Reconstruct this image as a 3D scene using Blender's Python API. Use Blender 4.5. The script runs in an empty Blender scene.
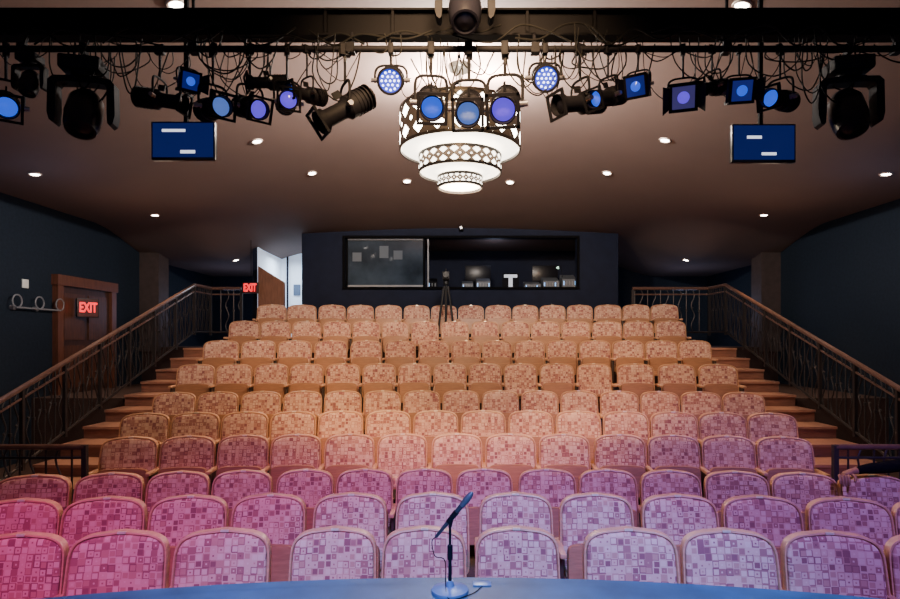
import bpy, bmesh, math, random
from mathutils import Vector, Matrix, Euler
R=random.Random(7)
SC=bpy.context.scene
COL=SC.collection
F=600.0; CX=460.0; HY=340.0; CZ=1.95
def W(px,py,d):
    return Vector(((px-CX)/F*d, d, CZ+(HY-py)/F*d))

# ------------------------------------------------------------ materials
def mat(name, col, rough=0.6, metal=0.0, emit=None, es=0.0, noise=0.0, nscale=20.0, bump=0.0, spec=None, stretch=None):
    m=bpy.data.materials.new(name); m.use_nodes=True
    nt=m.node_tree; b=nt.nodes['Principled BSDF']
    b.inputs['Base Color'].default_value=(*col,1)
    b.inputs['Roughness'].default_value=rough
    b.inputs['Metallic'].default_value=metal
    if spec is not None: b.inputs['Specular IOR Level'].default_value=spec
    if emit:
        b.inputs['Emission Color'].default_value=(*emit,1)
        b.inputs['Emission Strength'].default_value=es
    if noise>0 or bump>0:
        tc=nt.nodes.new('ShaderNodeTexCoord'); mp=nt.nodes.new('ShaderNodeMapping')
        nt.links.new(tc.outputs['Object'],mp.inputs['Vector'])
        if stretch: mp.inputs['Scale'].default_value=stretch
        n=nt.nodes.new('ShaderNodeTexNoise'); n.inputs['Scale'].default_value=nscale; n.inputs['Detail'].default_value=5
        nt.links.new(mp.outputs['Vector'],n.inputs['Vector'])
        if noise>0:
            r=nt.nodes.new('ShaderNodeValToRGB')
            r.color_ramp.elements[0].position=0.3; r.color_ramp.elements[1].position=0.7
            r.color_ramp.elements[0].color=(*[c*(1-noise) for c in col],1)
            r.color_ramp.elements[1].color=(*[min(1,c*(1+noise)) for c in col],1)
            nt.links.new(n.outputs['Fac'],r.inputs['Fac']); nt.links.new(r.outputs['Color'],b.inputs['Base Color'])
        if bump>0:
            bp=nt.nodes.new('ShaderNodeBump'); bp.inputs['Strength'].default_value=bump
            nt.links.new(n.outputs['Fac'],bp.inputs['Height']); nt.links.new(bp.outputs['Normal'],b.inputs['Normal'])
    return m

def fabric():
    m=bpy.data.materials.new('mosaic_fabric'); m.use_nodes=True; nt=m.node_tree; b=nt.nodes['Principled BSDF']
    b.inputs['Roughness'].default_value=0.9; b.inputs['Specular IOR Level'].default_value=0.15
    tc=nt.nodes.new('ShaderNodeTexCoord'); oi=nt.nodes.new('ShaderNodeObjectInfo')
    ml=nt.nodes.new('ShaderNodeVectorMath'); ml.operation='MULTIPLY_ADD'
    cb=nt.nodes.new('ShaderNodeCombineXYZ')
    nt.links.new(oi.outputs['Random'],cb.inputs[0]); nt.links.new(oi.outputs['Random'],cb.inputs[2])
    ml.inputs[1].default_value=(7,0,3); nt.links.new(cb.outputs[0],ml.inputs[0]); nt.links.new(tc.outputs['Object'],ml.inputs[2])
    flat=nt.nodes.new('ShaderNodeVectorMath'); flat.operation='MULTIPLY'; flat.inputs[1].default_value=(1,0,1)
    nt.links.new(ml.outputs[0],flat.inputs[0])
    v=nt.nodes.new('ShaderNodeTexVoronoi'); v.distance='CHEBYCHEV'; v.inputs['Scale'].default_value=27; v.inputs['Randomness'].default_value=0.22
    nt.links.new(flat.outputs[0],v.inputs['Vector'])
    sp=nt.nodes.new('ShaderNodeSeparateColor'); nt.links.new(v.outputs['Color'],sp.inputs[0])
    def ramp(src,cols):
        r=nt.nodes.new('ShaderNodeValToRGB'); cr=r.color_ramp; cr.interpolation='CONSTANT'
        cr.elements[0].position=0; cr.elements[0].color=(*cols[0][1],1)
        cr.elements[1].position=cols[1][0]; cr.elements[1].color=(*cols[1][1],1)
        for p,c in cols[2:]:
            e=cr.elements.new(p); e.color=(*c,1)
        nt.links.new(src,r.inputs['Fac']); return r.outputs['Color']
    A=(0.33,0.14,0.115);B=(0.45,0.225,0.16);C=(0.58,0.35,0.25);Dk=(0.25,0.095,0.09);E=(0.62,0.40,0.29)
    outer=ramp(sp.outputs[0],[(0,A),(0.25,C),(0.6,B),(0.80,Dk),(0.90,C)])
    mid=ramp(sp.outputs[1],[(0,C),(0.3,A),(0.5,E),(0.75,B),(0.93,Dk)])
    inner=ramp(sp.outputs[2],[(0,A),(0.35,E),(0.7,B),(0.92,Dk)])
    def lt(th):
        n=nt.nodes.new('ShaderNodeMath'); n.operation='LESS_THAN'; n.inputs[1].default_value=th
        nt.links.new(v.outputs['Distance'],n.inputs[0]); return n.outputs[0]
    def mix(f,a,b_):
        x=nt.nodes.new('ShaderNodeMix'); x.data_type='RGBA'; nt.links.new(f,x.inputs['Factor']); nt.links.new(a,x.inputs['A']); nt.links.new(b_,x.inputs['B']); return x.outputs['Result']
    c=mix(lt(0.38),outer,mid); c=mix(lt(0.12),c,inner)
    nt.links.new(c,b.inputs['Base Color'])
    return m

def shade_mat(name, nu, nv, dark, es, big=0.24, small=0.09):
    m=bpy.data.materials.new(name); m.use_nodes=True; nt=m.node_tree; b=nt.nodes['Principled BSDF']
    uv=nt.nodes.new('ShaderNodeTexCoord'); s=nt.nodes.new('ShaderNodeSeparateXYZ'); nt.links.new(uv.outputs['UV'],s.inputs[0])
    def M(op,a,bv=None):
        n=nt.nodes.new('ShaderNodeMath'); n.operation=op
        if isinstance(a,(int,float)): n.inputs[0].default_value=a
        else: nt.links.new(a,n.inputs[0])
        if bv is not None:
            if isinstance(bv,(int,float)): n.inputs[1].default_value=bv
            else: nt.links.new(bv,n.inputs[1])
        return n.outputs[0]
    def dia(ou,ov,size,ku=1.0):
        a=M('ABSOLUTE',M('SUBTRACT',M('FRACT',M('ADD',M('MULTIPLY',s.outputs[0],nu),ou)),0.5))
        c=M('ABSOLUTE',M('SUBTRACT',M('FRACT',M('ADD',M('MULTIPLY',s.outputs[1],nv),ov)),0.5))
        return M('LESS_THAN',M('ADD',M('MULTIPLY',a,ku),c),size)
    h=M('MAXIMUM',dia(0,0,big),dia(0.5,0.5,small))
    b.inputs['Base Color'].default_value=(*dark,1); b.inputs['Roughness'].default_value=0.4
    b.inputs['Emission Color'].default_value=(1,0.90,0.74,1)
    nt.links.new(M('MULTIPLY',h,es),b.inputs['Emission Strength'])
    return m

M_wood=mat('seat_wood',(0.52,0.27,0.145),0.4,noise=0.15,nscale=9,stretch=(1,1,8))
M_pan=mat('seat_pan_wood',(0.34,0.15,0.07),0.45,noise=0.2,nscale=9,stretch=(1,1,8))
M_fab=fabric()
M_stand=mat('standard_paint',(0.04,0.02,0.012),0.5)
M_brass=mat('brass_plate',(0.75,0.62,0.45),0.35,0.5)
M_black=mat('black_paint',(0.004,0.004,0.006),0.65,noise=0.2,nscale=40,spec=0.09)
M_blackgl=mat('black_gloss',(0.005,0.005,0.008),0.3,spec=0.25)
M_beam=mat('beam_black',(0.003,0.003,0.004),0.8,spec=0.06)
M_cable=mat('black_rubber',(0.003,0.003,0.003),0.7,spec=0.12)
M_ceil=mat('ceiling_paint',(0.165,0.108,0.092),0.85,noise=0.04,nscale=1.5,bump=0.02)
M_wall=mat('navy_plaster',(0.011,0.018,0.031),0.75,noise=0.2,nscale=20,bump=0.1,spec=0.2)
M_booth=mat('booth_paint',(0.007,0.010,0.026),0.7,noise=0.15,nscale=5,spec=0.15)
M_carpet=mat('carpet',(0.045,0.022,0.018),0.95,noise=0.3,nscale=60,bump=0.2)
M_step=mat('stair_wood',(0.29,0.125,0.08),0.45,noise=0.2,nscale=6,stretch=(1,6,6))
M_tread=mat('lit_tread_wood',(0.41,0.20,0.13),0.4,noise=0.2,nscale=6,stretch=(1,6,6))  # stair wood lightened: light falling on the treads put into the colour
M_rail=mat('handrail_wood',(0.12,0.062,0.048),0.3,noise=0.2,nscale=10)
M_bal=mat('bronze_bar',(0.045,0.037,0.037),0.45,0.5)
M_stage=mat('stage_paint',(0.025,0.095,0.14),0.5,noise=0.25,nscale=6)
M_stageedge=mat('stage_edge',(0.02,0.02,0.025),0.5)
M_door=mat('door_wood',(0.13,0.045,0.024),0.4,noise=0.25,nscale=5,stretch=(6,6,1))
M_part=mat('partition_wood',(0.17,0.07,0.04),0.45,noise=0.25,nscale=5,stretch=(6,6,1))
M_exitbox=mat('sign_box',(0.02,0.008,0.008),0.5)
M_exitpanel=mat('exit_panel',(0.03,0.002,0.003),0.6,emit=(1,0.01,0.02),es=0.03)
M_exit=mat('exit_letters',(1,0.01,0.02),0.5,emit=(1,0.012,0.03),es=1.9)
M_down=mat('downlight_lens',(1,1,1),0.5,emit=(1,0.95,0.88),es=30)
M_trim=mat('downlight_trim',(0.55,0.45,0.38),0.5)
M_glowdisc=mat('diffuser_glow',(1,0.95,0.85),0.5,emit=(1,0.90,0.74),es=5)
M_sh1=shade_mat('perforated_drum',18,2,(0.05,0.043,0.038),20,0.34,0.13)
M_sh2=shade_mat('perforated_tier',24,2,(0.22,0.18,0.15),8,0.39,0.12)
M_rim=mat('drum_rim',(0.03,0.025,0.02),0.35,0.6)
M_rimw=mat('bronze_rim',(0.025,0.02,0.018),0.4,0.4)
M_lensb=mat('blue_lens',(0.03,0.05,0.3),0.1,emit=(0.03,0.12,1.0),es=0.95)
M_lensp=mat('violet_lens',(0.05,0.03,0.3),0.1,emit=(0.15,0.07,1.0),es=0.95)
M_lensg=mat('grey_lens',(0.15,0.2,0.3),0.08,emit=(0.14,0.27,0.9),es=0.6)
M_led=mat('led_dots',(0.5,0.6,1),0.2,emit=(0.35,0.5,1.0),es=5)
M_ledbase=mat('led_base',(0.02,0.03,0.2),0.1,emit=(0.05,0.10,1.0),es=0.8)
M_screen=mat('screen_navy',(0.004,0.008,0.035),0.3,emit=(0.006,0.018,0.17),es=0.55)
M_white=mat('screen_white',(0.9,0.9,0.95),0.4,emit=(0.85,0.9,1),es=1.3)
M_lap=mat('laptop_white',(0.5,0.5,0.55),0.4,emit=(0.8,0.88,1),es=0.55)
M_paper=mat('paper',(0.75,0.75,0.72),0.8)
M_knob=mat('fader_grey',(0.16,0.17,0.19),0.6)
M_paperdim=mat('paper_dim',(0.10,0.12,0.15),0.8)
M_steel=mat('steel',(0.22,0.22,0.24),0.35,1.0)
M_cord=mat('corridor_glow_paint',(0.66,0.75,0.85),0.8,emit=(0.62,0.76,1.0),es=0.55)  # hallway light put into the wall colour as emission
M_glass=mat('booth_glass',(0.03,0.042,0.06),0.05,noise=0.5,nscale=2)
M_skin=mat('skin',(0.27,0.125,0.075),0.6,noise=0.1,nscale=30,spec=0.3)
M_cloth=mat('black_cloth',(0.005,0.005,0.006),1.0,noise=0.3,nscale=60,bump=0.2,spec=0.03)
M_hair=mat('black_hair',(0.01,0.008,0.008),0.8,bump=0.5,nscale=80)
M_blue=mat('gear_glow',(0.1,0.2,0.4),0.4,emit=(0.2,0.5,1),es=2)
M_grey=mat('grey_gear',(0.09,0.10,0.12),0.5,noise=0.3,nscale=30)
M_bracket=mat('bracket_grey',(0.22,0.22,0.24),0.5)
M_micb=mat('mic_body',(0.05,0.055,0.065),0.35,0.4)
M_micgr=mat('mic_grille',(0.16,0.17,0.20),0.35,0.7,bump=0.5,nscale=300)
M_base=mat('stand_base_bluelit',(0.14,0.25,0.38),0.3,0.3)  # blue stage light on the base put into its colour
M_pil=mat('pilaster_paint',(0.06,0.04,0.036),0.6,noise=0.2,nscale=8)

# ------------------------------------------------------------ mesh builder
class MB:
    def __init__(s): s.v=[]; s.f=[]; s.m=[]; s.mats=[]; s.uv={}
    def mi(s,m):
        if m not in s.mats: s.mats.append(m)
        return s.mats.index(m)
    def add(s,vs,fs,m):
        o=len(s.v); s.v+= [tuple(v) for v in vs]; k=s.mi(m)
        for f in fs: s.f.append([i+o for i in f]); s.m.append(k)
        return s
    def box(s,x0,x1,y0,y1,z0,z1,m,mx=None):
        vs=[Vector(p) for p in [(x0,y0,z0),(x1,y0,z0),(x1,y1,z0),(x0,y1,z0),(x0,y0,z1),(x1,y0,z1),(x1,y1,z1),(x0,y1,z1)]]
        if mx is not None: vs=[mx@v for v in vs]
        return s.add(vs,[(3,2,1,0),(4,5,6,7),(0,1,5,4),(1,2,6,5),(2,3,7,6),(3,0,4,7)],m)
    def tube(s,pts,r,m,seg=8,caps=True):
        pts=[Vector(p) for p in pts]; n=len(pts); rs=r if isinstance(r,(list,tuple)) else [r]*n
        vs=[]; fs=[]; pu=None
        for i,p in enumerate(pts):
            t=(pts[min(i+1,n-1)]-pts[max(i-1,0)]).normalized()
            if pu is None:
                u=t.cross(Vector((0,0,1)))
                if u.length<0.1: u=t.cross(Vector((0,1,0)))
            else: u=pu-t*pu.dot(t)
            u.normalize(); pu=u; w=t.cross(u)
            for k in range(seg):
                a=2*math.pi*k/seg; vs.append(p+(u*math.cos(a)+w*math.sin(a))*rs[i])
        for i in range(n-1):
            for k in range(seg):
                k2=(k+1)%seg
                fs.append((i*seg+k,i*seg+k2,(i+1)*seg+k2,(i+1)*seg+k))
        if caps:
            fs.append(tuple(range(seg-1,-1,-1))); fs.append(tuple((n-1)*seg+k for k in range(seg)))
        return s.add(vs,fs,m)
    def lathe(s,prof,m,c=(0,0,0),axis=(0,0,1),seg=24,mx=None,caps=True):
        ax=Vector(axis).normalized(); u=ax.cross(Vector((1,0,0)))
        if u.length<0.1: u=ax.cross(Vector((0,1,0)))
        u.normalize(); w=ax.cross(u); c=Vector(c); vs=[]; fs=[]
        for h,r in prof:
            for k in range(seg):
                a=2*math.pi*k/seg; vs.append(c+ax*h+(u*math.cos(a)+w*math.sin(a))*max(r,1e-4))
        if mx is not None: vs=[mx@v for v in vs]
        for i in range(len(prof)-1):
            for k in range(seg):
                k2=(k+1)%seg; fs.append((i*seg+k,i*seg+k2,(i+1)*seg+k2,(i+1)*seg+k))
        if caps and prof[0][1]>1e-3: fs.append(tuple(range(seg-1,-1,-1)))
        if caps and prof[-1][1]>1e-3: fs.append(tuple((len(prof)-1)*seg+k for k in range(seg)))
        return s.add(vs,fs,m)
    def rings(s,outline,center,profile,m,fn=None):
        n=len(outline); vs=[]; fs=[]
        for sc,y in profile:
            for x,z in outline:
                X=center[0]+(x-center[0])*sc; Z=center[1]+(z-center[1])*sc
                p=Vector((X,y,Z)); vs.append(fn(p) if fn else p)
        for i in range(len(profile)-1):
            for k in range(n):
                k2=(k+1)%n; fs.append((i*n+k,i*n+k2,(i+1)*n+k2,(i+1)*n+k))
        fs.append(tuple(range(n-1,-1,-1))); fs.append(tuple((len(profile)-1)*n+k for k in range(n)))
        return s.add(vs,fs,m)
    def mesh(s,name,bevel=0,smooth=True,angle=35):
        me=bpy.data.meshes.new(name); me.from_pydata(s.v,[],s.f)
        for m in s.mats: me.materials.append(m)
        for p,k in zip(me.polygons,s.m): p.material_index=k
        bm=bmesh.new(); bm.from_mesh(me)
        bmesh.ops.recalc_face_normals(bm,faces=bm.faces)
        if bevel>0:
            es=[e for e in bm.edges if len(e.link_faces)==2 and e.calc_face_angle(0)>0.6]
            bmesh.ops.bevel(bm,geom=es,offset=bevel,segments=2,profile=0.5,affect='EDGES',clamp_overlap=True)
        bm.to_mesh(me); bm.free()
        if smooth:
            for p in me.polygons: p.use_smooth=True
            me.set_sharp_from_angle(angle=math.radians(angle))
        me.update(); return me
    def obj(s,name,parent=None,loc=(0,0,0),rot=(0,0,0),**k):
        return put(name,s.mesh(name,**k),parent,loc,rot)
def put(name,data,parent=None,loc=(0,0,0),rot=(0,0,0)):
    o=bpy.data.objects.new(name,data); COL.objects.link(o)
    o.location=loc; o.rotation_euler=rot
    if parent: o.parent=parent
    return o
def thing(o,label,cat,group=None):
    o['label']=label; o['category']=cat
    if group: o['group']=group
    return o
def empty(name,loc=(0,0,0),rot=(0,0,0)):
    o=put(name,None,None,loc,rot); o.empty_display_size=0.1; return o
def struct(o):
    o['kind']='structure'; return o
def catmull(pts,n=6):
    pts=[Vector(p) for p in pts]; P=[pts[0]*2-pts[1]]+pts+[pts[-1]*2-pts[-2]]; out=[]
    for i in range(1,len(P)-2):
        for k in range(n):
            t=k/n; a,b,c,d=P[i-1],P[i],P[i+1],P[i+2]
            out.append(0.5*((2*b)+(c-a)*t+(2*a-5*b+4*c-d)*t*t+(3*b-a-3*c+d)*t**3))
    out.append(pts[-1]); return out

# ------------------------------------------------------------ camera
cam=bpy.data.cameras.new('camera'); co=bpy.data.objects.new('camera',cam); COL.objects.link(co)
co.location=(0,0,CZ); co.rotation_euler=(math.pi/2,0,0)
cam.sensor_width=36; cam.lens=24; cam.shift_x=-10/900; cam.shift_y=(HY-299.5)/900; cam.clip_end=100
SC.camera=co

# ------------------------------------------------------------ shell
def sstep(t):
    t=max(0,min(1,t)); return t*t*(3-2*t)
def ceil_z(x,y):
    g=math.cos(math.pi*x/(2*6.4))**2 if abs(x)<6.4 else 0
    h=1-sstep((y-8)/7.5)
    z=CZ+2.25+0.95*g*h
    w=sstep((abs(x)-3.7)/1.9)*sstep((y-11.4)/2.5)
    return z*(1-w)+(CZ+1.80)*w
XW=7.0; YB=17.0
mb=MB(); nx,ny=100,130; vs=[];fs=[]
for j in range(ny+1):
    for i in range(nx+1):
        x=-XW-0.1+(2*XW+0.2)*i/nx; y=-3+(YB+3.1)*j/ny
        vs.append((x,y,ceil_z(x,y)))
for j in range(ny):
    for i in range(nx):
        a=j*(nx+1)+i; fs.append((a,a+1,a+nx+2,a+nx+1))
mb.add(vs,fs,M_ceil); c=mb.obj('ceiling')
sm=c.modifiers.new('thick','SOLIDIFY'); sm.thickness=0.12
c.data.flip_normals(); sm.offset=-1
struct(c)
FL=-0.08
struct(MB().box(-XW,XW,-3,YB,FL-0.4,FL-0.2,M_carpet).obj('floor',smooth=False))
struct(MB().box(-XW-0.2,-XW,-3,YB,FL-0.4,4.4,M_wall).obj('wall_left',smooth=False))
struct(MB().box(XW,XW+0.2,-3,YB,FL-0.4,4.4,M_wall).obj('wall_right',smooth=False))
struct(MB().box(-XW-0.2,XW+0.2,YB,YB+0.2,FL-0.4,4.4,M_wall).obj('wall_back',smooth=False))
for s in (-1,1):
    x0,x1=sorted((s*XW,s*(XW-0.42)))
    struct(MB().box(x0,x1,13.1,13.55,1.7,4.25,M_pil).obj('wall_pilaster',smooth=False))

# rows
D=[3.43,4.2,5.3,6.3,7.2,8.3,9.3,10.35,11.35,12.4]
Yp=[526,492,468,433,410,390,363,340,321,305]
SH=0.88
FZ=[CZ+(HY-y)/F*d-SH for y,d in zip(Yp,D)]
FZ[0]=0.005; FZ[1]=0.004
FRONT=[d-0.72 for d in D]
XR=5.4; XA=4.45
for i in range(10):
    y0=FRONT[i] if i>0 else 2.75; y1=FRONT[i+1] if i<9 else 13.2
    hw=XA if i>=3 else XW
    struct(MB().box(-hw,hw,y0,y1,-0.3,FZ[i],M_carpet).obj('floor',smooth=False))
struct(MB().box(-XW,XW,13.2,YB,-0.3,FZ[9],M_carpet).obj('floor',smooth=False))
for s in (-1,1):
    x0,x1=sorted((s*XW,s*(XR+0.1)))
    struct(MB().box(x0,x1,9.8,13.2,-0.3,1.0,M_carpet).obj('floor',smooth=False))
    struct(MB().box(x0,x1,FRONT[3],9.8,-0.3,0.0,M_carpet).obj('floor',smooth=False))

# aisle staircases
for s in (-1,1):
    e=empty('aisle_staircase',(s*(XA+XR)/2,FRONT[3],FZ[3]))
    thing(e,'brown wooden aisle stairs beside the raked seat rows','staircase','aisle stairs')
    hw=(XR-XA)/2-0.02
    stp=[]
    for i in range(3,10):
        if i>=6: stp.append(((FRONT[i-1]+FRONT[i])/2,(FZ[i-1]+FZ[i])/2))
        stp.append((FRONT[i],FZ[i]))
    for k,(y,z) in enumerate(stp):
        y1=stp[k+1][0] if k+1<len(stp) else 13.2
        m=MB()
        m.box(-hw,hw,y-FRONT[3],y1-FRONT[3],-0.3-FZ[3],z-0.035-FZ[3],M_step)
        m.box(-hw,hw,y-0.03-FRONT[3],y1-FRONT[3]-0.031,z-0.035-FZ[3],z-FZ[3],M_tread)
        m.obj('stair_step',e,smooth=False)

# railings
def zr(y): return 1.29+0.356*(y-7.2) if y<12.2 else 1.29+0.356*5.0
balS=MB(); balS.tube([(0,0,0),(0,0,0.88)],0.011,M_bal,6); balS.box(-0.016,0.016,-0.016,0.016,0.42,0.46,M_bal); balS=balS.mesh('baluster')
balW=MB(); balW.tube([(0.0,0.035*math.sin(t/16*4*math.pi),0.88*t/16) for t in range(17)],0.010,M_bal,6)
balW.lathe([(-0.02,0.003),(0,0.016),(0.02,0.003)],M_bal,c=(0,0,0.5),seg=8); balW=balW.mesh('baluster')
balF=MB(); balF.tube([(0.03*math.sin(t/16*4*math.pi),0,0.80*t/16) for t in range(17)],0.009,M_bal,6); balF=balF.mesh('baluster')
balG=MB(); balG.tube([(0,0,0),(0,0,0.80)],0.010,M_bal,6); balG=balG.mesh('baluster')
for s in (-1,1):
    e=empty('stair_railing',(s*XR,6.6,zr(6.6)-0.95))
    thing(e,'stair railing with wooden handrail and dark metal bars','railing','stair railings')
    o0=e.location
    xe=s*3.75 if s>0 else -4.75
    path=[(s*XR,6.45,zr(6.45))]+[(s*XR,y,zr(y)) for y in (8,10,12.05)]+[(s*XR,12.2,zr(12.2)),(s*XR,12.4,zr(12.3)),(s*XR,13.0,zr(13))]
    end=[(s*(XR-0.05),13.02,zr(13)),(s*(XR-0.2),13.04,zr(13)),(xe,13.04,zr(13))]
    path=[Vector(p)-o0 for p in path+end]
    MB().tube(path,0.034,M_rail,10).obj('handrail',e)
    MB().tube([p-Vector((0,0,0.13)) for p in path],0.016,M_rail,8).obj('upper_bar',e)
    MB().tube([p-Vector((0,0,0.95)) for p in path],0.018,M_bal,8).obj('bottom_bar',e)
    y=6.6; k=0
    while y<13.0:
        if k%8==0:
            MB().box(-0.022,0.022,-0.022,0.022,0,1.0,M_bal).obj('post',e,(0,y-6.6,zr(y)-1.02-o0.z))
        else:
            put('baluster',balW if k%2 else balS,e,(0,y-6.6,zr(y)-0.95-o0.z+0.03))
        y+=0.10; k+=1
    x=XR-0.2; k=0
    while x>abs(xe):
        put('baluster',balW if k%2 else balS,e,(s*x-o0.x,13.04-6.6,zr(13)-0.92-o0.z),(0,0,math.pi/2)); x-=0.14; k+=1
    MB().box(-0.025,0.025,-0.025,0.025,0,1.02,M_bal).obj('post',e,(xe-o0.x,6.44,zr(13)-1.05-o0.z))
    g=empty('guard_rail',(s*3.47,5.55,FZ[2]))
    thing(g,'low horizontal guard rail with dark bars at foot of stairs','railing','guard rails')
    zt=CZ-107/F*5.55-FZ[2]
    MB().tube([(0,0,zt),(s*1.6,0,zt)],0.026,M_rail,10).obj('handrail',g)
    MB().tube([(0,0,zt-0.1),(s*1.6,0,zt-0.1)],0.012,M_bal,8).obj('upper_bar',g)
    MB().box(-0.022,0.022,-0.022,0.022,0,zt+0.02,M_bal).obj('post',g)
    MB().box(-0.022,0.022,-0.022,0.022,0,zt,M_bal).obj('post',g,(s*1.55,0,0))
    for k in range(1,13): put('baluster',balG if k%2 else balF,g,(s*0.12*k,0,zt-0.82))

# ------------------------------------------------------------ theatre seat
def outline(a,zb,zt,arch,n=5.0,taper=0.03,N=60):
    zc=(zb+zt-arch)/2; b=(zt-arch-zb)/2; pts=[]
    for k in range(N):
        t=2*math.pi*k/N; c,s_=math.cos(t),math.sin(t)
        x=a*math.copysign(abs(c)**(2/n),c); z=b*math.copysign(abs(s_)**(2/n),s_)
        x0=x; x*=1-taper*z/b
        if z>0: z+=arch*(1-(x0/a)**2)*(z/b)
        pts.append((x,zc+z))
    return pts,(0,zc)
def bend(p):
    y=p.y+(p.z-0.45)*0.2-0.5*p.x*p.x
    return Vector((p.x,y,p.z))
seat_meshes={}
o1,c1=outline(0.260,0.34,0.88,0.040,n=8,taper=0.015)
seat_meshes['backrest']=MB().rings(o1,c1,[(0.0,0.042),(0.6,0.042),(0.95,0.038),(1.0,0.028),(1.0,-0.012),(0.992,-0.022),(0.965,-0.024),(0.95,-0.020),(0.94,-0.006),(0.0,-0.006)],M_wood,bend).mesh('backrest',angle=50)
o2,c2=outline(0.244,0.375,0.864,0.038,n=8,taper=0.015)
seat_meshes['back_cushion']=MB().rings(o2,c2,[(0.3,0.0),(0.98,0.0),(0.995,-0.016),(0.985,-0.026),(0.95,-0.032),(0.8,-0.037),(0.5,-0.041),(0.15,-0.043)],M_fab,bend).mesh('back_cushion',angle=70)
o3,c3=outline(0.225,-0.12,0.195,0.010,n=8,taper=0.0)
seat_meshes['seat']=MB().rings(o3,c3,[(0.3,0.0),(0.97,0.0),(1.0,-0.01),(1.0,-0.03),(0.97,-0.045),(0.2,-0.05)],M_pan).mesh('seat',angle=40)
o4,c4=outline(0.215,-0.10,0.185,0.010,n=8,taper=0.0)
seat_meshes['seat_cushion']=MB().rings(o4,c4,[(0.3,0.075),(0.8,0.07),(0.97,0.055),(1.0,0.03),(0.98,0.0),(0.2,0.0)],M_fab).mesh('seat_cushion',angle=60)
st=MB(); st.box(-0.012,0.012,-0.2,0.05,0.0,0.54,M_stand); st.box(-0.012,0.012,-0.24,0.08,0.0,0.025,M_stand)
seat_meshes['side_support']=st.mesh('side_support',bevel=0.003)
seat_meshes['armrest']=MB().box(-0.022,0.022,-0.27,0.07,0.54,0.575,M_wood).mesh('armrest',bevel=0.010)
pl=MB(); pl.box(-0.022,0.022,-0.028,-0.018,0.867,0.879,M_brass)
for i,v in enumerate(pl.v): pl.v[i]=tuple(bend(Vector(v)))
seat_meshes['number_plate']=pl.mesh('number_plate')

def make_seat(loc,rot,sx,down,last,label,group):
    e=empty('theater_seat',loc,(0,0,rot)); e.scale=(sx,1,1)
    thing(e,label,'theater seat',group)
    put('backrest',seat_meshes['backrest'],e); put('back_cushion',seat_meshes['back_cushion'],e)
    sp=put('seat',seat_meshes['seat'],e,(0,-0.12,0.40),(math.radians(-8) if not down else math.radians(80),0,0))
    if down: sp.location=(0,-0.20,0.42)
    put('seat_cushion',seat_meshes['seat_cushion'],sp)
    put('side_support',seat_meshes['side_support'],e,(-0.27,0,0)); put('armrest',seat_meshes['armrest'],e,(-0.27,0,0))
    if last:
        put('side_support',seat_meshes['side_support'],e,(0.27,0,0)); put('armrest',seat_meshes['armrest'],e,(0.27,0,0))
    put('number_plate',seat_meshes['number_plate'],e)
    return e
ROWS=[
 [(25,98),(125,102),(227,98),(336,89),(425,87),(516,87),(627,98),(724,97),(826,101),(930,102)],
 [(25,84),(110,84),(193,79),(272,76),(352,76),(433,76),(515,76),(594,76),(676,78),(757,80),(843,84),(929,84)],
 [(38,74),(114,68),(182,64),(245,61),(307,60),(366,59),(425,59),(484,59),(546,60),(606,61),(668,63),(733,65),(800,67),(868,68),(938,70)],
 [(133,57),(191,56),(246,54),(298,53),(351,53),(403,53),(457,53),(510,53),(563,53),(618,54),(671,54),(725,55),(781,56)],
 [(148,49),(198,49),(247,48),(295,47),(342,47),(389,47),(436,47),(483,47),(530,47),(577,47),(624,48),(672,48),(720,49),(769,49)],
 [(177,43),(220,42),(263,41),(304,40),(344,39),(383,39),(422,39),(461,39),(500,39),(539,39),(578,40),(618,40),(658,41),(699,42),(741,43)],
 [(198,38),(236,37),(273,36),(308,36),(344,36),(380,36),(415,35),(450,35),(485,35),(520,36),(556,36),(593,36),(634,38),(675,38),(716,39)],
 [(223,36),(260,35),(296,35),(332,34),(367,33),(401,32),(434,32),(466,32),(497,32),(529,32),(561,32),(594,33),(627,33),(660,34),(693,35)],
 [(246,31),(277,31),(308,30),(338,30),(367,29),(396,29),(425,29),(455,29),(485,29),(515,30),(545,30),(575,30),(606,31),(637,31),(669,31)],
 [(273,30),(303,30),(333,28),(361,28),(389,28),(417,27),(444,27),(471,27),(498,27),(525,27),(552,28),(579,28),(607,28),(635,29),(663,29)],
]
DOWN={(6,9),(6,11),(3,5),(8,6)}
RC=26.0
for i,row in enumerate(ROWS):
    for k,(px,s) in enumerate(row):
        y=D[i]
        for _ in range(6):
            x=(px-CX)/F*y; y=D[i]-x*x/(2*RC)
        g=[s]
        if k>0: g.append(px-row[k-1][0])
        if k+1<len(row): g.append(row[k+1][0]-px)
        w=min(g)*y/F
        last=(k==len(row)-1) or (row[k+1][0]-px> s*1.12)
        down=(i,k) in DOWN
        lab='flip-up theater seat with wood frame and mosaic upholstery, '+('seat lowered' if down else 'seat raised')
        make_seat((x,y-0.086,FZ[i]),-x/RC,w/0.545,down,last,lab,'theater seats')

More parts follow.
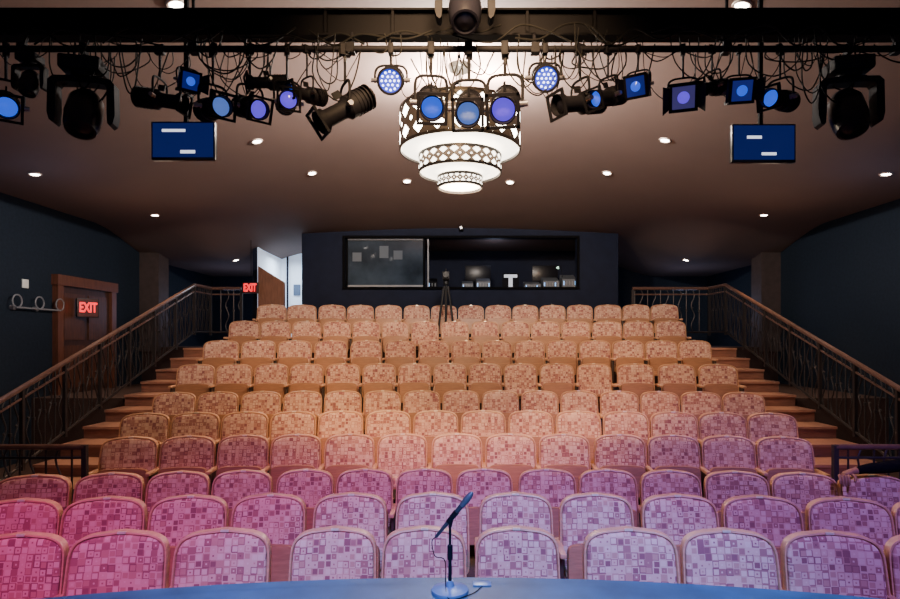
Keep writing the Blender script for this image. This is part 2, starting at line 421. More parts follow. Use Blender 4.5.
# ------------------------------------------------------------ stage
e=empty('stage',(0,0,0)); thing(e,'dark stage deck with curved front edge lit blue','stage')
RS=7.0; ze=CZ-1.08; ye=2.70
def arc(r,n=40):
    out=[]
    for k in range(n+1):
        a=-0.75+1.5*k/n; out.append((r*math.sin(a),ye-RS+r*math.cos(a)))
    return out
A=arc(RS); n=len(A)
vs=[(x,y,ze) for x,y in A]+[(x,-3.0,ze) for x,y in A]
fs=[(k,k+1,n+k+1,n+k) for k in range(n-1)]
MB().add(vs,fs,M_stage).obj('stage_deck',e,smooth=False)
P=arc(RS+0.03); Q=arc(RS-0.04)
vs=[(x,y,ze) for x,y in P]+[(x,y,ze-0.05) for x,y in P]+[(x,y,ze+0.001) for x,y in Q]
fs=[(k,k+1,n+k+1,n+k) for k in range(n-1)]+[(k,k+1,2*n+k+1,2*n+k) for k in range(n-1)]
MB().add(vs,fs,M_stage).obj('stage_lip',e)
vs=[(x,y,ze-0.05) for x,y in A]+[(x,y,-0.3) for x,y in A]
MB().add(vs,[(k,k+1,n+k+1,n+k) for k in range(n-1)],M_stageedge).obj('stage_front',e)

# ------------------------------------------------------------ microphone on desk stand
mb_=W(450,592,2.57); mb_.z=ze
e=empty('microphone_stand',mb_); thing(e,'short black desk microphone stand with round base','microphone stand')
MB().lathe([(0,0.078),(0.006,0.080),(0.014,0.078),(0.02,0.06),(0.028,0.02),(0.05,0.014)],M_base,seg=32).obj('base',e)
clipc=Vector((0.010,0,0.322))
MB().lathe([(0.02,0.008),(0.14,0.008),(0.141,0.012),(0.20,0.012),(0.205,0.006),(0.30,0.006)],M_blackgl,seg=14).obj('pole',e)
mic_dir=(Vector((0.62,-0.10,0.78))).normalized()
m=MB(); m.lathe([(-0.03,0.011),(0.03,0.013)],M_blackgl,c=clipc,axis=mic_dir,seg=14); m.tube([(0,0,0.28),clipc],0.008,M_blackgl,8); m.obj('microphone_clip',e)
k=empty('microphone',mb_+clipc); thing(k,'slim grey vocal microphone clipped into the stand, angled up','microphone')
MB().lathe([(-0.115,0.006),(-0.112,0.007),(-0.03,0.009),(0.06,0.011),(0.065,0.012)],M_micb,axis=mic_dir,seg=18).obj('handle',k)
MB().lathe([(0.064,0.012),(0.085,0.0135),(0.094,0.015),(0.104,0.0145),(0.125,0.012),(0.138,0.007),(0.142,0.001)],M_micgr,axis=mic_dir,seg=18).obj('grille',k)
bs=mb_+clipc-mic_dir*0.112
cb=MB().tube(catmull([bs,bs-mic_dir*0.03,bs+Vector((-0.005,-0.01,-0.08)),mb_+Vector((-0.022,-0.012,0.14)),mb_+Vector((-0.018,-0.02,0.04)),mb_+Vector((0.0,-0.085,0.006)),mb_+Vector((0.09,-0.03,0.004)),mb_+Vector((0.14,0.05,0.004))]),0.0022,M_cable,6).obj('microphone_cable')
thing(cb,'thin black microphone cable hanging to the stage deck','cable')
o=MB().box(-0.04,0.04,-0.025,0.025,0,0.006,M_base).obj('floor_plate',None,(mb_.x+0.14,mb_.y+0.08,ze+0.001),bevel=0.002); thing(o,'small flat metal cable plate on the stage deck','plate')

# ------------------------------------------------------------ booth
YBo=13.2; bx=3.48; wz0=CZ+53/F*YBo; wz1=CZ+102/F*YBo; wx0=(345-CX)/F*YBo; wx1=(577-CX)/F*YBo
zc_=4.6
m=MB()
m.box(-bx,wx0,YBo,YBo+0.2,FZ[9],zc_,M_booth); m.box(wx1,bx,YBo,YBo+0.2,FZ[9],zc_,M_booth)
m.box(wx0,wx1,YBo,YBo+0.2,FZ[9],wz0,M_booth); m.box(wx0,wx1,YBo,YBo+0.2,wz1,zc_,M_booth)
m.box(-bx,-bx+0.15,YBo+0.2,YB,FZ[9],zc_,M_booth); m.box(bx-0.15,bx,YBo+0.2,YB,FZ[9],zc_,M_booth)
m.box(-bx+0.15,bx-0.15,15.2,15.3,FZ[9],zc_,M_booth)
struct(m.obj('wall_booth',smooth=False))
m=MB(); t=0.05
m.box(wx0-t,wx1+t,YBo-0.03,YBo+0.02,wz1,wz1+t,M_beam); m.box(wx0-t,wx1+t,YBo-0.05,YBo+0.02,wz0-t,wz0,M_beam)
m.box(wx0-t,wx0,YBo-0.03,YBo+0.02,wz0,wz1,M_beam); m.box(wx1,wx1+t,YBo-0.03,YBo+0.02,wz0,wz1,M_beam)
struct(m.obj('trim_booth',smooth=False))
gx=(425-CX)/F*YBo
m=MB(); m.box(wx0+0.05,gx-0.05,YBo+0.09,YBo+0.10,wz0+0.05,wz1-0.05,M_glass)
m.box(wx0,gx,YBo+0.07,YBo+0.12,wz0,wz0+0.05,M_bracket); m.box(wx0,gx,YBo+0.07,YBo+0.12,wz1-0.04,wz1,M_grey)
m.box(wx0,wx0+0.05,YBo+0.07,YBo+0.12,wz0,wz1,M_beam); m.box(gx-0.05,gx,YBo+0.07,YBo+0.12,wz0,wz1,M_beam)
m.box(gx+0.05,gx+0.08,YBo+0.07,YBo+0.12,wz0,wz1,M_bracket)
struct(m.obj('window_1',smooth=False))
for (x,y,w,h) in ((384,252,9,12),(398,255,9,9),(357,257,9,9)):
    p=W(x,y,YBo+0.07); hw=w/2/F*YBo; hh=h/2/F*YBo
    o=MB().box(-hw,hw,-0.003,0.003,-hh,hh,M_paperdim).obj('paper_notice',None,p,smooth=False)
    thing(o,'small paper notice taped to the booth window','notice','booth notices')
e=empty('booth_desk',(0.9,YBo+0.55,FZ[9])); thing(e,'dark control desk inside the booth','desk')
MB().box(-1.9,1.55,-0.3,0.4,wz0-FZ[9]-0.14,wz0-FZ[9]-0.10,M_beam).obj('desk_top',e,smooth=False)
for lx in (-1.8,1.45):
    MB().box(lx-0.03,lx+0.03,-0.25,0.35,0,wz0-FZ[9]-0.14,M_beam).obj('leg',e,smooth=False)
dz=wz0-0.10; Yd=YBo+0.5
def gear(px0,px1,h,label,name,mt=M_grey,dots=True,cat='equipment',y=Yd,sl=0.3):
    x0=(px0-CX)/F*y; x1=(px1-CX)/F*y; w=x1-x0
    e=empty(name,((x0+x1)/2,y,dz)); thing(e,label,cat)
    m=MB(); m.add([(-w/2,-0.2,0),(w/2,-0.2,0),(w/2,0.2,0),(-w/2,0.2,0),(-w/2,-0.2,h*(1-sl)),(w/2,-0.2,h*(1-sl)),(w/2,0.2,h),(-w/2,0.2,h)],[(3,2,1,0),(4,5,6,7),(0,1,5,4),(1,2,6,5),(2,3,7,6),(3,0,4,7)],mt)
    m.obj('housing',e,smooth=False,bevel=0.008)
    m=MB(); nn=max(3,int(w/0.06))
    for k in range(nn):
        xx=-w/2+w*(k+0.5)/nn
        m.box(xx-0.009,xx+0.009,-0.207,-0.199,h*(1-sl)*0.55,h*(1-sl)*0.85,M_knob if k%4 else M_blue)
    m.obj('faders',e,smooth=False)
    return e
gear(462,473,0.30,'grey rack processor on booth desk','rack_unit')
gear(476,490,0.36,'grey rack amplifier on booth desk','amplifier')
gear(524,540,0.28,'mixing console with rows of faders','mixing_console')
gear(542,558,0.38,'lighting console with rows of faders','lighting_console')
gear(561,575,0.44,'small rack of audio gear at desk end','audio_rack',M_grey)
gear(428,437,0.36,'dark boxy device on booth desk','control_box',M_black)
e=empty('laptop',W(511,0,Yd-0.1)); e.location.z=dz; thing(e,'open laptop with a pale screen in the booth','laptop')
MB().box(-0.17,0.17,-0.12,0.12,0.0,0.02,M_steel).obj('laptop_base',e,smooth=False)
MB().box(-0.19,0.19,0.12,0.135,0.02,0.46,M_black).obj('laptop_lid',e,smooth=False)
m=MB(); m.box(-0.045,0.045,0.10,0.119,0.14,0.40,M_lap);m.box(-0.15,0.15,0.10,0.119,0.36,0.43,M_lap); m.obj('laptop_screen',e,smooth=False)
for (px,py) in ((478,246),(545,247)):
    p=W(px,py,YBo+0.9)
    e=empty('desk_monitor',(p.x,p.y,dz)); thing(e,'dark computer monitor on the booth desk','monitor','booth monitors')
    MB().lathe([(0,0.12),(0.015,0.12),(0.02,0.02),(0.35,0.02)],M_black).obj('monitor_stand',e)
    MB().box(-0.3,0.3,-0.02,0.02,0.3,0.68,M_blackgl).obj('monitor_panel',e,bevel=0.006)
e=empty('gooseneck_lamp',(wx1-0.25,YBo+0.45,dz)); thing(e,'small gooseneck lamp with greenish glow','lamp')
MB().tube([(0,0,0),(0,0,0.45),(-0.04,-0.05,0.62),(-0.1,-0.08,0.6)],0.008,M_black,6).obj('neck',e)
MB().lathe([(0,0.01),(0.05,0.035)],mat('lamp_tip',(0.4,0.5,0.4),0.4,emit=(0.5,0.8,0.6),es=2),c=(-0.1,-0.08,0.6),axis=(-0.4,-0.2,-1),seg=12).obj('lamp_head',e)
e=empty('wall_camera',W(461,229,YBo-0.06)); thing(e,'small black camera bracketed above the booth window','camera')
MB().box(-0.05,0.05,-0.12,0.06,-0.04,0.05,M_black).obj('camera_body',e,bevel=0.01)
MB().lathe([(0,0.03),(0.05,0.032)],M_steel,c=(0,-0.12,0),axis=(0,-1,0),seg=14).obj('lens',e)

# tripod with camera
M_tri=mat('tripod_black',(0.003,0.003,0.004),0.6)
yt=11.86
e=empty('tripod',((446-CX)/F*yt,yt,FZ[9])); thing(e,'black camera tripod standing by the last seat row','tripod')
hz=CZ+60/F*yt-FZ[9]
for a in (270,30,150):
    ca,sa=math.cos(math.radians(a)),math.sin(math.radians(a))
    MB().tube([(0.04*ca,0.03*sa,hz-0.12),(0.13*ca,0.09*sa,0.7),(0.22*ca,0.13*sa,0)],[0.028,0.024,0.018],M_tri,8).obj('leg',e)
MB().lathe([(hz-0.5,0.02),(hz-0.1,0.02),(hz-0.09,0.05),(hz-0.03,0.055),(hz,0.04)],M_tri,seg=14).obj('tripod_head',e)
e2=empty('video_camera',e.location+Vector((0,0,hz))); thing(e2,'small black video camera mounted on the tripod','camera')
MB().box(-0.07,0.07,-0.12,0.1,0.0,0.16,M_tri).obj('camera_body',e2,bevel=0.012)
MB().lathe([(0,0.04),(0.07,0.05),(0.08,0.05)],M_blackgl,c=(0,-0.12,0.08),axis=(0,-1,0),seg=16).obj('lens',e2)
MB().tube([(0,-0.08,0.16),(0,-0.06,0.21),(0,0.06,0.21),(0,0.08,0.16)],0.012,M_tri,6).obj('handle',e2)

# corridor opening beside booth
xs=(258-CX)/F*13.5
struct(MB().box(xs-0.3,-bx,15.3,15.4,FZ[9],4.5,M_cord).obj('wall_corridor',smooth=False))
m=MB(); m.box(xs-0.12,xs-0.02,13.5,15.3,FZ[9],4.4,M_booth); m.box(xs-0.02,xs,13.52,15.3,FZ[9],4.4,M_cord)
struct(m.obj('wall_corridor_side',smooth=False))
dx=(288-CX)/F*15.25
struct(MB().box(dx-0.03,dx,15.22,15.3,FZ[9],4.4,M_booth).obj('trim_corridor',smooth=False))
o=MB().box(-0.09,0.09,-0.004,0.004,-0.14,0.14,mat('notice_dark',(0.08,0.12,0.2),0.7)).obj('wall_notice',None,W(297,290,15.27),smooth=False); thing(o,'small dark notice on the bright corridor wall','notice')
# wooden partition
m=MB(); yq=13.2; px0=(258-CX)/F*yq; px1=(284-CX)/F*yq
zt_=CZ+74/F*yq; zb2=CZ+58/F*yq
m.add([(px0,yq,FZ[9]),(px1,yq,FZ[9]),(px1,yq,zb2),(px0,yq,zt_),(px0,yq+0.1,FZ[9]),(px1,yq+0.1,FZ[9]),(px1,yq+0.1,zb2),(px0,yq+0.1,zt_)],[(0,1,2,3),(7,6,5,4),(3,2,6,7),(0,3,7,4),(1,2,6,5)],M_part)
o=m.obj('partition_panel',smooth=False); thing(o,'brown wooden half-height partition with slanted top beside corridor','partition')

# side door + frame on left wall
y0,y1=10.45,11.9; dzb=1.0; dzt=CZ+0.95
m=MB(); f=0.15
m.box(-XW,-XW+0.10,y0-f,y0,dzb,dzt+f,M_door); m.box(-XW,-XW+0.10,y1,y1+f,dzb,dzt+f,M_door); m.box(-XW,-XW+0.12,y0-f-0.03,y1+f+0.03,dzt,dzt+f+0.03,M_door)
struct(m.obj('trim_1',smooth=False))
M_door2=mat('door_leaf_wood',(0.05,0.02,0.012),0.4,noise=0.25,nscale=5,stretch=(6,6,1))
M_door3=mat('door_panel_wood',(0.085,0.032,0.018),0.4,noise=0.25,nscale=5,stretch=(6,6,1))
m=MB(); m.box(-XW,-XW+0.04,y0,y1,dzb,dzt,M_door2)
for a in (y0+0.08,(y0+y1)/2+0.05):
    for (za,zb_) in ((dzb+0.1,dzb+0.85),(dzb+0.95,dzt-0.12)):
        m.box(-XW+0.04,-XW+0.055,a,a+0.58,za,zb_,M_door3)
struct(m.obj('door_1',smooth=False))

def exit_sign(loc,rot,w,h,label):
    e=empty('exit_sign',loc,rot); thing(e,label,'exit sign','exit signs')
    MB().box(-w/2,w/2,-0.03,0.03,-h/2,h/2,M_exitbox).obj('sign_housing',e,bevel=0.004)
    MB().box(-w/2+0.015,w/2-0.015,-0.034,-0.03,-h/2+0.015,h/2-0.015,M_exitpanel).obj('sign_face',e,smooth=False)
    cu=bpy.data.curves.new('exit','FONT'); cu.body='EXIT'; cu.align_x='CENTER'; cu.align_y='CENTER'; cu.size=w*0.42; cu.extrude=0.002; cu.offset=0.005
    t=bpy.data.objects.new('tmp',cu); COL.objects.link(t); bpy.context.view_layer.update()
    me=bpy.data.meshes.new_from_object(t.evaluated_get(bpy.context.evaluated_depsgraph_get()))
    bpy.data.objects.remove(t)
    me.materials.clear(); me.materials.append(M_exit)
    q=put('sign_letters',me,e,(0,-0.038,0),(math.pi/2,0,0)); q.scale=(0.95,1.6,1)
    return e
exit_sign((-XW+0.2,(10.95),CZ+32/F*10.95),(0,0,math.radians(90-38)),0.36,0.34,'red glowing exit sign mounted on the wooden side door')
es=W(250.5,288,12.95); exit_sign(es,(0,0,0),0.34,0.24,'small red exit sign on rod near the corridor')
o=MB().tube([es+Vector((0,0.03,0.1)),Vector((es.x,es.y+0.03,ceil_z(es.x,es.y)))],0.006,M_black,6).obj('sign_hanger_rod'); thing(o,'thin black rod holding the exit sign','rod')

# wall sconce
e=empty('wall_sconce',(-XW,9.85,CZ+31/F*9.85)); thing(e,'grey metal wall bracket lamp with round hoops on navy wall','wall lamp')
MB().tube([(0.10,-0.52,0),(0.10,0.52,0.0)],0.014,M_bracket,8).obj('cross_bar',e)
for yy in (-0.5,0.0,0.5):
    MB().tube([(0.10,yy+0.10*math.cos(a*math.pi/8),0.10+0.10*math.sin(a*math.pi/8)) for a in range(-3,12)],0.012,M_bracket,6).obj('hoop',e)
    MB().lathe([(0,0.04),(0.06,0.04),(0.08,0.02),(0.1,0.012)],M_bracket,c=(0,yy,0),axis=(1,0,0),seg=12).obj('wall_mount',e)
o=MB().box(0,0.015,-0.07,0.07,-0.07,0.07,M_paper).obj('light_switch',None,(-XW,9.65,CZ+56/F*9.7),bevel=0.003); thing(o,'white square light switch plate on navy wall','switch')

# ------------------------------------------------------------ downlights
DL=[(35,174),(886,174),(155,215),(764,215),(257,141),(665,140),(312,173),(607,173),(407,181),(510,182),(200,88),(720,88),(176,4),(742,5),(236,260),(686,260)]
dl_r=MB().lathe([(0.004,0.058),(-0.012,0.062),(-0.014,0.078),(0.004,0.085)],M_trim,seg=24,caps=False).mesh('trim_ring')
dl_l=MB().lathe([(0.0,0.058),(-0.008,0.05),(-0.010,0.001)],M_down,seg=20).mesh('lens')
for px,py in DL:
    dr=Vector(((px-CX)/F,1,(HY-py)/F)); t=2.5
    while t<16.8:
        p=dr*t
        if CZ+p.z>=ceil_z(p.x,p.y)-0.004: break
        t+=0.01
    p=dr*t; p=Vector((p.x,p.y,ceil_z(p.x,p.y)-0.002))
    ex=0.05; nx_=-(ceil_z(p.x+ex,p.y)-ceil_z(p.x-ex,p.y))/(2*ex); ny_=-(ceil_z(p.x,p.y+ex)-ceil_z(p.x,p.y-ex))/(2*ex)
    nrm=Vector((nx_,ny_,1)).normalized(); q=Vector((0,0,1)).rotation_difference(nrm).to_euler()
    e=empty('ceiling_downlight',p,q); thing(e,'small round recessed ceiling downlight switched on','downlight','ceiling downlights')
    put('trim_ring',dl_r,e); put('lens',dl_l,e)
    l=bpy.data.lights.new('downlight_lamp','SPOT'); l.energy=170 if py<250 else 40; l.spot_size=math.radians(80); l.spot_blend=0.9; l.shadow_soft_size=0.05; l.color=(1,0.64,0.36)
    put('downlight_lamp',l,None,p-Vector((0,0,0.06)))

# ------------------------------------------------------------ chandelier
cy=7.0; ez=ceil_z(0,cy)
e=empty('chandelier',(0,cy,ez)); thing(e,'three-tier drum chandelier with diamond-perforated metal bands','chandelier')
def drum(name,r,z0,z1,mt,rim,seg=80):
    vs=[];fs=[]
    for z in (z0,z1):
        for k in range(seg):
            a=2*math.pi*k/seg; vs.append((r*math.cos(a),r*math.sin(a),z))
    for k in range(seg): fs.append((k,(k+1)%seg,seg+(k+1)%seg,seg+k))
    me=bpy.data.meshes.new(name); me.from_pydata(vs,[],fs); me.materials.append(mt)
    uv=me.uv_layers.new(name='UVMap')
    for p in me.polygons:
        k=p.index; p.use_smooth=True
        us=[(k/seg,0),((k+1)/seg,0),((k+1)/seg,1),(k/seg,1)]
        for li,u in zip(p.loop_indices,us): uv.data[li].uv=u
    o=put(name,me,e)
    for zz in (z0-0.005,z1-0.025):
        MB().lathe([(0,r+0.006),(0.03,r+0.006),(0.03,r-0.012),(0,r-0.012),(0,r+0.006)],rim,c=(0,0,zz),seg=seg,caps=False).obj('rim',o)
    MB().lathe([(0,0.001),(0.0,r-0.02)],M_glowdisc,c=(0,0,z0+0.02),seg=seg,caps=False).obj('diffuser',o)
    return o
def rz(v): return CZ+v-ez
drum('drum_shade',0.70,rz(2.20),rz(2.66),M_sh1,M_rim)
drum('middle_shade',0.48,rz(1.94),rz(2.14),M_sh2,M_rimw)
drum('lower_shade',0.26,rz(1.77),rz(1.90),M_sh2,M_rimw)
MB().lathe([(rz(1.8),0.02),(-0.06,0.02),(-0.055,0.12),(-0.01,0.14),(0.0,0.14)],M_rim,seg=24).obj('stem',e)
m=MB()
for k in range(3):
    a=k*2.1; m.tube([(0.68*math.cos(a),0.68*math.sin(a),rz(2.6)),(0.02*math.cos(a),0.02*math.sin(a),rz(2.85))],0.008,M_rim,6)
    for rr,zz in ((0.46,2.13),(0.25,1.89)): m.tube([(rr*math.cos(a),rr*math.sin(a),rz(zz)),(0.02*math.cos(a),0.02*math.sin(a),rz(zz+0.06))],0.006,M_rim,6)
m.obj('suspension_arm',e)
def pt(loc,en,col,size=0.2,name='lamp'):
    l=bpy.data.lights.new(name,'POINT'); l.energy=en; l.color=col; l.shadow_soft_size=size; return put(name,l,None,loc)
for k in range(3):
    a=k*2.1+0.5; pt((0.4*math.cos(a),cy+0.4*math.sin(a),ez-0.26),420,(1,0.90,0.80),0.1,'chandelier_uplight')
pt((0,cy,CZ+1.6),140,(1,0.78,0.56),0.25,'chandelier_downlight')

# ------------------------------------------------------------ lighting grid
YT=4.5
e=empty('lighting_beam',(0,YT,CZ+2.36)); thing(e,'long black steel ceiling beam carrying stage lights','beam')
m=MB(); m.box(-4.3,4.3,-0.012,0.012,-0.09,0.09,M_beam); m.box(-4.3,4.3,-0.06,0.06,0.085,0.10,M_beam); m.box(-4.3,4.3,-0.06,0.06,-0.10,-0.085,M_beam)
for k in range(-8,9): m.box(k*0.5-0.01,k*0.5+0.01,-0.05,0.05,-0.09,0.09,M_beam)
m.obj('beam_profile',e,smooth=False)
for x in (-3.9,-2.0,2.0,3.9):
    MB().tube([(x,0,0.09),(x,0,ceil_z(x,YT)-CZ-2.36)],0.012,M_black,8).obj('hanger_rod',e)
YP=4.4; zp=CZ+(HY-49)/F*YP
e=empty('lighting_pipe',(0,YP,zp)); thing(e,'horizontal black lighting pipe hung under the beam','pipe')
MB().tube([(-4.3,0,0),(4.3,0,0)],0.024,M_black,14).obj('pipe_tube',e)
for x in (-3.2,-1.95,-0.8,0.55,1.95,3.2):
    m=MB(); m.tube([(x,0,0.02),(x,0.05,0.14)],0.014,M_black,8); m.box(x-0.03,x+0.03,-0.035,0.035,-0.035,0.035,M_black); m.obj('pipe_clamp',e)

def xm(px): return (px-CX)/F*YP
clamp=MB(); clamp.box(-0.022,0.022,-0.04,0.04,-0.05,0.035,M_black); clamp.tube([(0,0,-0.05),(0,0,-0.10)],0.012,M_steel,8); clamp.tube([(0,0.03,0),(0,0.09,-0.01)],0.008,M_steel,6); clamp=clamp.mesh('clamp',bevel=0.004)
def yoke(w,l):
    m=MB()
    pts=[(-w,0,-0.10-l),(-w,0,-0.15),(-w*0.7,0,-0.105),(0,0,-0.098),(w*0.7,0,-0.105),(w,0,-0.15),(w,0,-0.10-l)]
    m.tube(catmull(pts,4),0.010,M_black,8)
    for s in (-1,1):
        m.tube([(s*(w-0.02),0,-0.08-l),(s*(w+0.035),0,-0.08-l)],0.018,M_steel,10)
    return m.mesh('yoke')
def ellipsoidal(lens):
    b=MB()
    # open front tube: the lens sits recessed inside the snout
    b.lathe([(-0.24,0.04),(-0.235,0.055),(-0.20,0.062),(-0.14,0.080),(-0.10,0.085),(-0.02,0.085),(0.0,0.066),(0.03,0.060),(0.17,0.062),(0.175,0.080),(0.225,0.080),(0.226,0.072),(0.18,0.070),(0.165,0.068)],M_black,axis=(0,-1,0),seg=26,caps=False)
    b.lathe([(-0.241,0.001),(-0.24,0.04)],M_black,axis=(0,-1,0),seg=26,caps=False)
    for k in range(5): b.lathe([(-0.21+k*0.03,0.090),(-0.203+k*0.03,0.090)],M_black,axis=(0,-1,0),seg=20)
    b.box(-0.006,0.006,-0.03,0.03,0.08,0.13,M_black); b.box(0.08,0.12,-0.01,0.01,-0.02,0.02,M_steel)
    l=MB().lathe([(0.168,0.069),(0.185,0.055),(0.198,0.03),(0.202,0.001)],lens,axis=(0,-1,0),seg=22)
    g=MB()
    for s in (-1,1):
        g.box(s*0.090-0.009,s*0.090+0.009,-0.240,-0.222,-0.098,0.098,M_black); g.box(-0.098,0.098,-0.240,-0.222,s*0.090-0.009,s*0.090+0.009,M_black)
    return dict(yoke=yoke(0.105,0.20),pivot=0.28,parts=[('lamp_housing',b.mesh('lamp_housing')),('lens',l.mesh('lens')),('gel_frame',g.mesh('gel_frame'))],name='ellipsoidal_spotlight',lab='black ellipsoidal stage spotlight clamped to the pipe')
def fresnel(lens,gel):
    b=MB(); b.lathe([(-0.15,0.03),(-0.145,0.08),(-0.12,0.10),(0.06,0.105),(0.065,0.11),(0.09,0.11),(0.092,0.09),(0.07,0.088)],M_black,axis=(0,-1,0),seg=24)
    b.box(-0.11,0.11,-0.05,0.11,-0.125,-0.09,M_black)
    l=MB().lathe([(0.09,0.080),(0.12,0.05),(0.132,0.001)],lens,axis=(0,-1,0),seg=22)
    g=MB(); g.box(-0.105,0.105,-0.118,-0.112,-0.105,0.105,gel)
    for s in (-1,1):
        g.box(s*0.11-0.014,s*0.11+0.014,-0.125,-0.09,-0.124,0.124,M_black); g.box(-0.124,0.124,-0.125,-0.09,s*0.11-0.014,s*0.11+0.014,M_black)
    P=[('lamp_housing',b.mesh('lamp_housing')),('lens',l.mesh('lens')),('gel_frame',g.mesh('gel_frame'))]
    for s in (-1,1):
        d=MB().add([(s*0.118,-0.12,-0.09),(s*0.118,-0.12,0.09),(s*0.175,-0.24,0.12),(s*0.175,-0.24,-0.12),(s*0.122,-0.12,-0.09),(s*0.122,-0.12,0.09),(s*0.179,-0.24,0.12),(s*0.179,-0.24,-0.12)],[(0,1,2,3),(7,6,5,4),(0,3,7,4),(1,2,6,5),(2,3,7,6)],M_black)
        P.append(('barn_door',d.mesh('barn_door')))
    return dict(yoke=yoke(0.13,0.18),pivot=0.26,parts=P,name='fresnel_spotlight',lab='black fresnel stage light with square coloured gel')
def ledpar():
    b=MB(); b.lathe([(-0.10,0.05),(-0.095,0.085),(-0.05,0.10),(0.05,0.105),(0.09,0.11),(0.092,0.095),(0.07,0.092)],M_black,axis=(0,-1,0),seg=24)
    for k in range(4): b.lathe([(-0.09+k*0.025,0.11),(-0.083+k*0.025,0.11)],M_black,axis=(0,-1,0),seg=20)
    l=MB().lathe([(0.06,0.093),(0.072,0.09),(0.073,0.001)],M_ledbase,axis=(0,-1,0),seg=22)
    d=MB()
    for rr,nn in ((0,1),(0.035,6),(0.07,12)):
        for k in range(nn):
            a=2*math.pi*k/nn; d.lathe([(0.072,0.010),(0.08,0.008),(0.082,0.001)],M_led,c=(rr*math.cos(a),0,rr*math.sin(a)),axis=(0,-1,0),seg=8)
    return dict(yoke=yoke(0.13,0.14),pivot=0.22,parts=[('lamp_housing',b.mesh('lamp_housing')),('lens',l.mesh('lens')),('diode_cluster',d.mesh('diode_cluster'))],name='diode_par_light',lab='round stage light with cluster of blue diodes')
M_gelb=mat('blue_gel',(0.01,0.02,0.10),0.15,emit=(0.02,0.05,0.8),es=0.16)
M_gelv=mat('violet_gel',(0.14,0.11,0.26),0.15,emit=(0.25,0.20,0.8),es=0.12)
T={'eb':ellipsoidal(M_lensb),'ev':ellipsoidal(M_lensp),'eg':ellipsoidal(M_lensg),'fb':fresnel(M_lensb,M_gelb),'fv':fresnel(M_lensp,M_gelv),'lp':ledpar()}
T['ek']=ellipsoidal(M_blackgl)
def fixture(kind,px,tilt=30,yaw=0,dz_=0.0,sc=1.0):
    t=T[kind]; e=empty(t['name'],(xm(px),YP,zp),(0,0,math.radians(yaw))); e.scale=(sc,)*3
    cl={'eb':', blue lens','ev':', violet lens','eg':', pale lens','fb':', blue gel','fv':', violet gel','lp':'','ek':', turned sideways'}[kind]
    thing(e,t['lab']+cl,'stage light','stage lights on the pipe')
    put('clamp',clamp,e,(0,0,0)); put('yoke',t['yoke'],e,(0,0,-dz_))
    if dz_>0.01: MB().tube([(0,0,-0.09),(0,0,-0.10-dz_)],0.010,M_black,8).obj('drop_rod',e)
    for nm,me in t['parts']: put(nm,me,e,(0,0,-t['pivot']-dz_),(math.radians(tilt),0,0))
    return e
fixture('eb',6,22,38,0.13,1.0)
fixture('ek',160,10,85,0.16,0.85); fixture('fb',188,16,40,0.14,0.6); fixture('eg',213,12,40,0.18,0.95)
fixture('ev',250,20,40,0.20,0.9); fixture('ek',268,12,-60,0.10,0.65); fixture('ev',287,14,20,0.18,0.85); fixture('eb',307,8,-40,0.20,0.7)
fixture('ek',345,35,-62,0.14,1.05)
fixture('lp',391,28,0,0.04,0.88); fixture('eb',431,30,5,0.08,1.1); fixture('eg',469,30,-3,0.10,1.15); fixture('ev',505,30,-8,0.06,1.2); fixture('lp',545,28,0,0.02,0.88)
fixture('ek',580,14,-62,0.14,0.95); fixture('eb',608,20,-50,0.16,0.8); fixture('fb',638,22,-30,0.14,0.68); fixture('fv',683,28,-18,0.17,0.8); fixture('ek',712,15,-60,0.14,0.68); fixture('fb',739,20,-10,0.17,0.72); fixture('eb',780,10,-50,0.16,0.85)

def moving(px,y,scale=1.0,yaw=0,tilt=0,top=None):
    zt=(top if top is not None else zp)-0.09*scale
    e=empty('moving_head_light',((px-CX)/F*y,y,zt),(0,0,math.radians(yaw))); e.scale=(scale,)*3
    thing(e,'large black moving-head stage light hanging upside down','moving light','moving-head lights')
    MB().box(-0.15,0.15,-0.12,0.12,-0.11,0.0,M_black).obj('base',e,bevel=0.02)
    put('clamp',clamp,e,(0,0,0.09))
    a=MB()
    a.lathe([(-0.15,0.09),(-0.11,0.09)],M_black,seg=24)
    for s in (-1,1):
        prof=[(0.10,-0.15),(0.20,-0.155),(0.235,-0.19),(0.24,-0.44),(0.225,-0.50),(0.20,-0.52),(0.185,-0.50),(0.18,-0.40),(0.18,-0.22),(0.165,-0.20),(0.10,-0.195)]
        n=len(prof); vs=[(s*x,-0.06,z) for x,z in prof]+[(s*x,0.06,z) for x,z in prof]
        a.add(vs,[tuple(range(n)),tuple(range(2*n-1,n-1,-1))]+[(k,(k+1)%n,n+(k+1)%n,n+k) for k in range(n)],M_black)
    a.box(-0.11,0.11,-0.06,0.06,-0.195,-0.145,M_black)
    a.obj('arm',e)
    MB().lathe([(-0.19,0.05),(-0.18,0.09),(-0.12,0.125),(0.02,0.135),(0.12,0.125),(0.17,0.11),(0.172,0.092),(0.15,0.088)],M_blackgl,axis=(0,-1,0),seg=28).obj('head',e,(0,0,-0.42),(math.radians(tilt),0,0))
    MB().lathe([(0.14,0.09),(0.16,0.06),(0.168,0.001)],M_blackgl,axis=(0,-1,0),seg=22).obj('lens',e,(0,0,-0.42),(math.radians(tilt),0,0))
    return e
moving(84,YP,0.93,12,65); moving(848,YP,0.93,-8,65)
moving(465,4.20,0.88,0,60,top=CZ+2.76)
moving(30,YP,0.5,0,70)

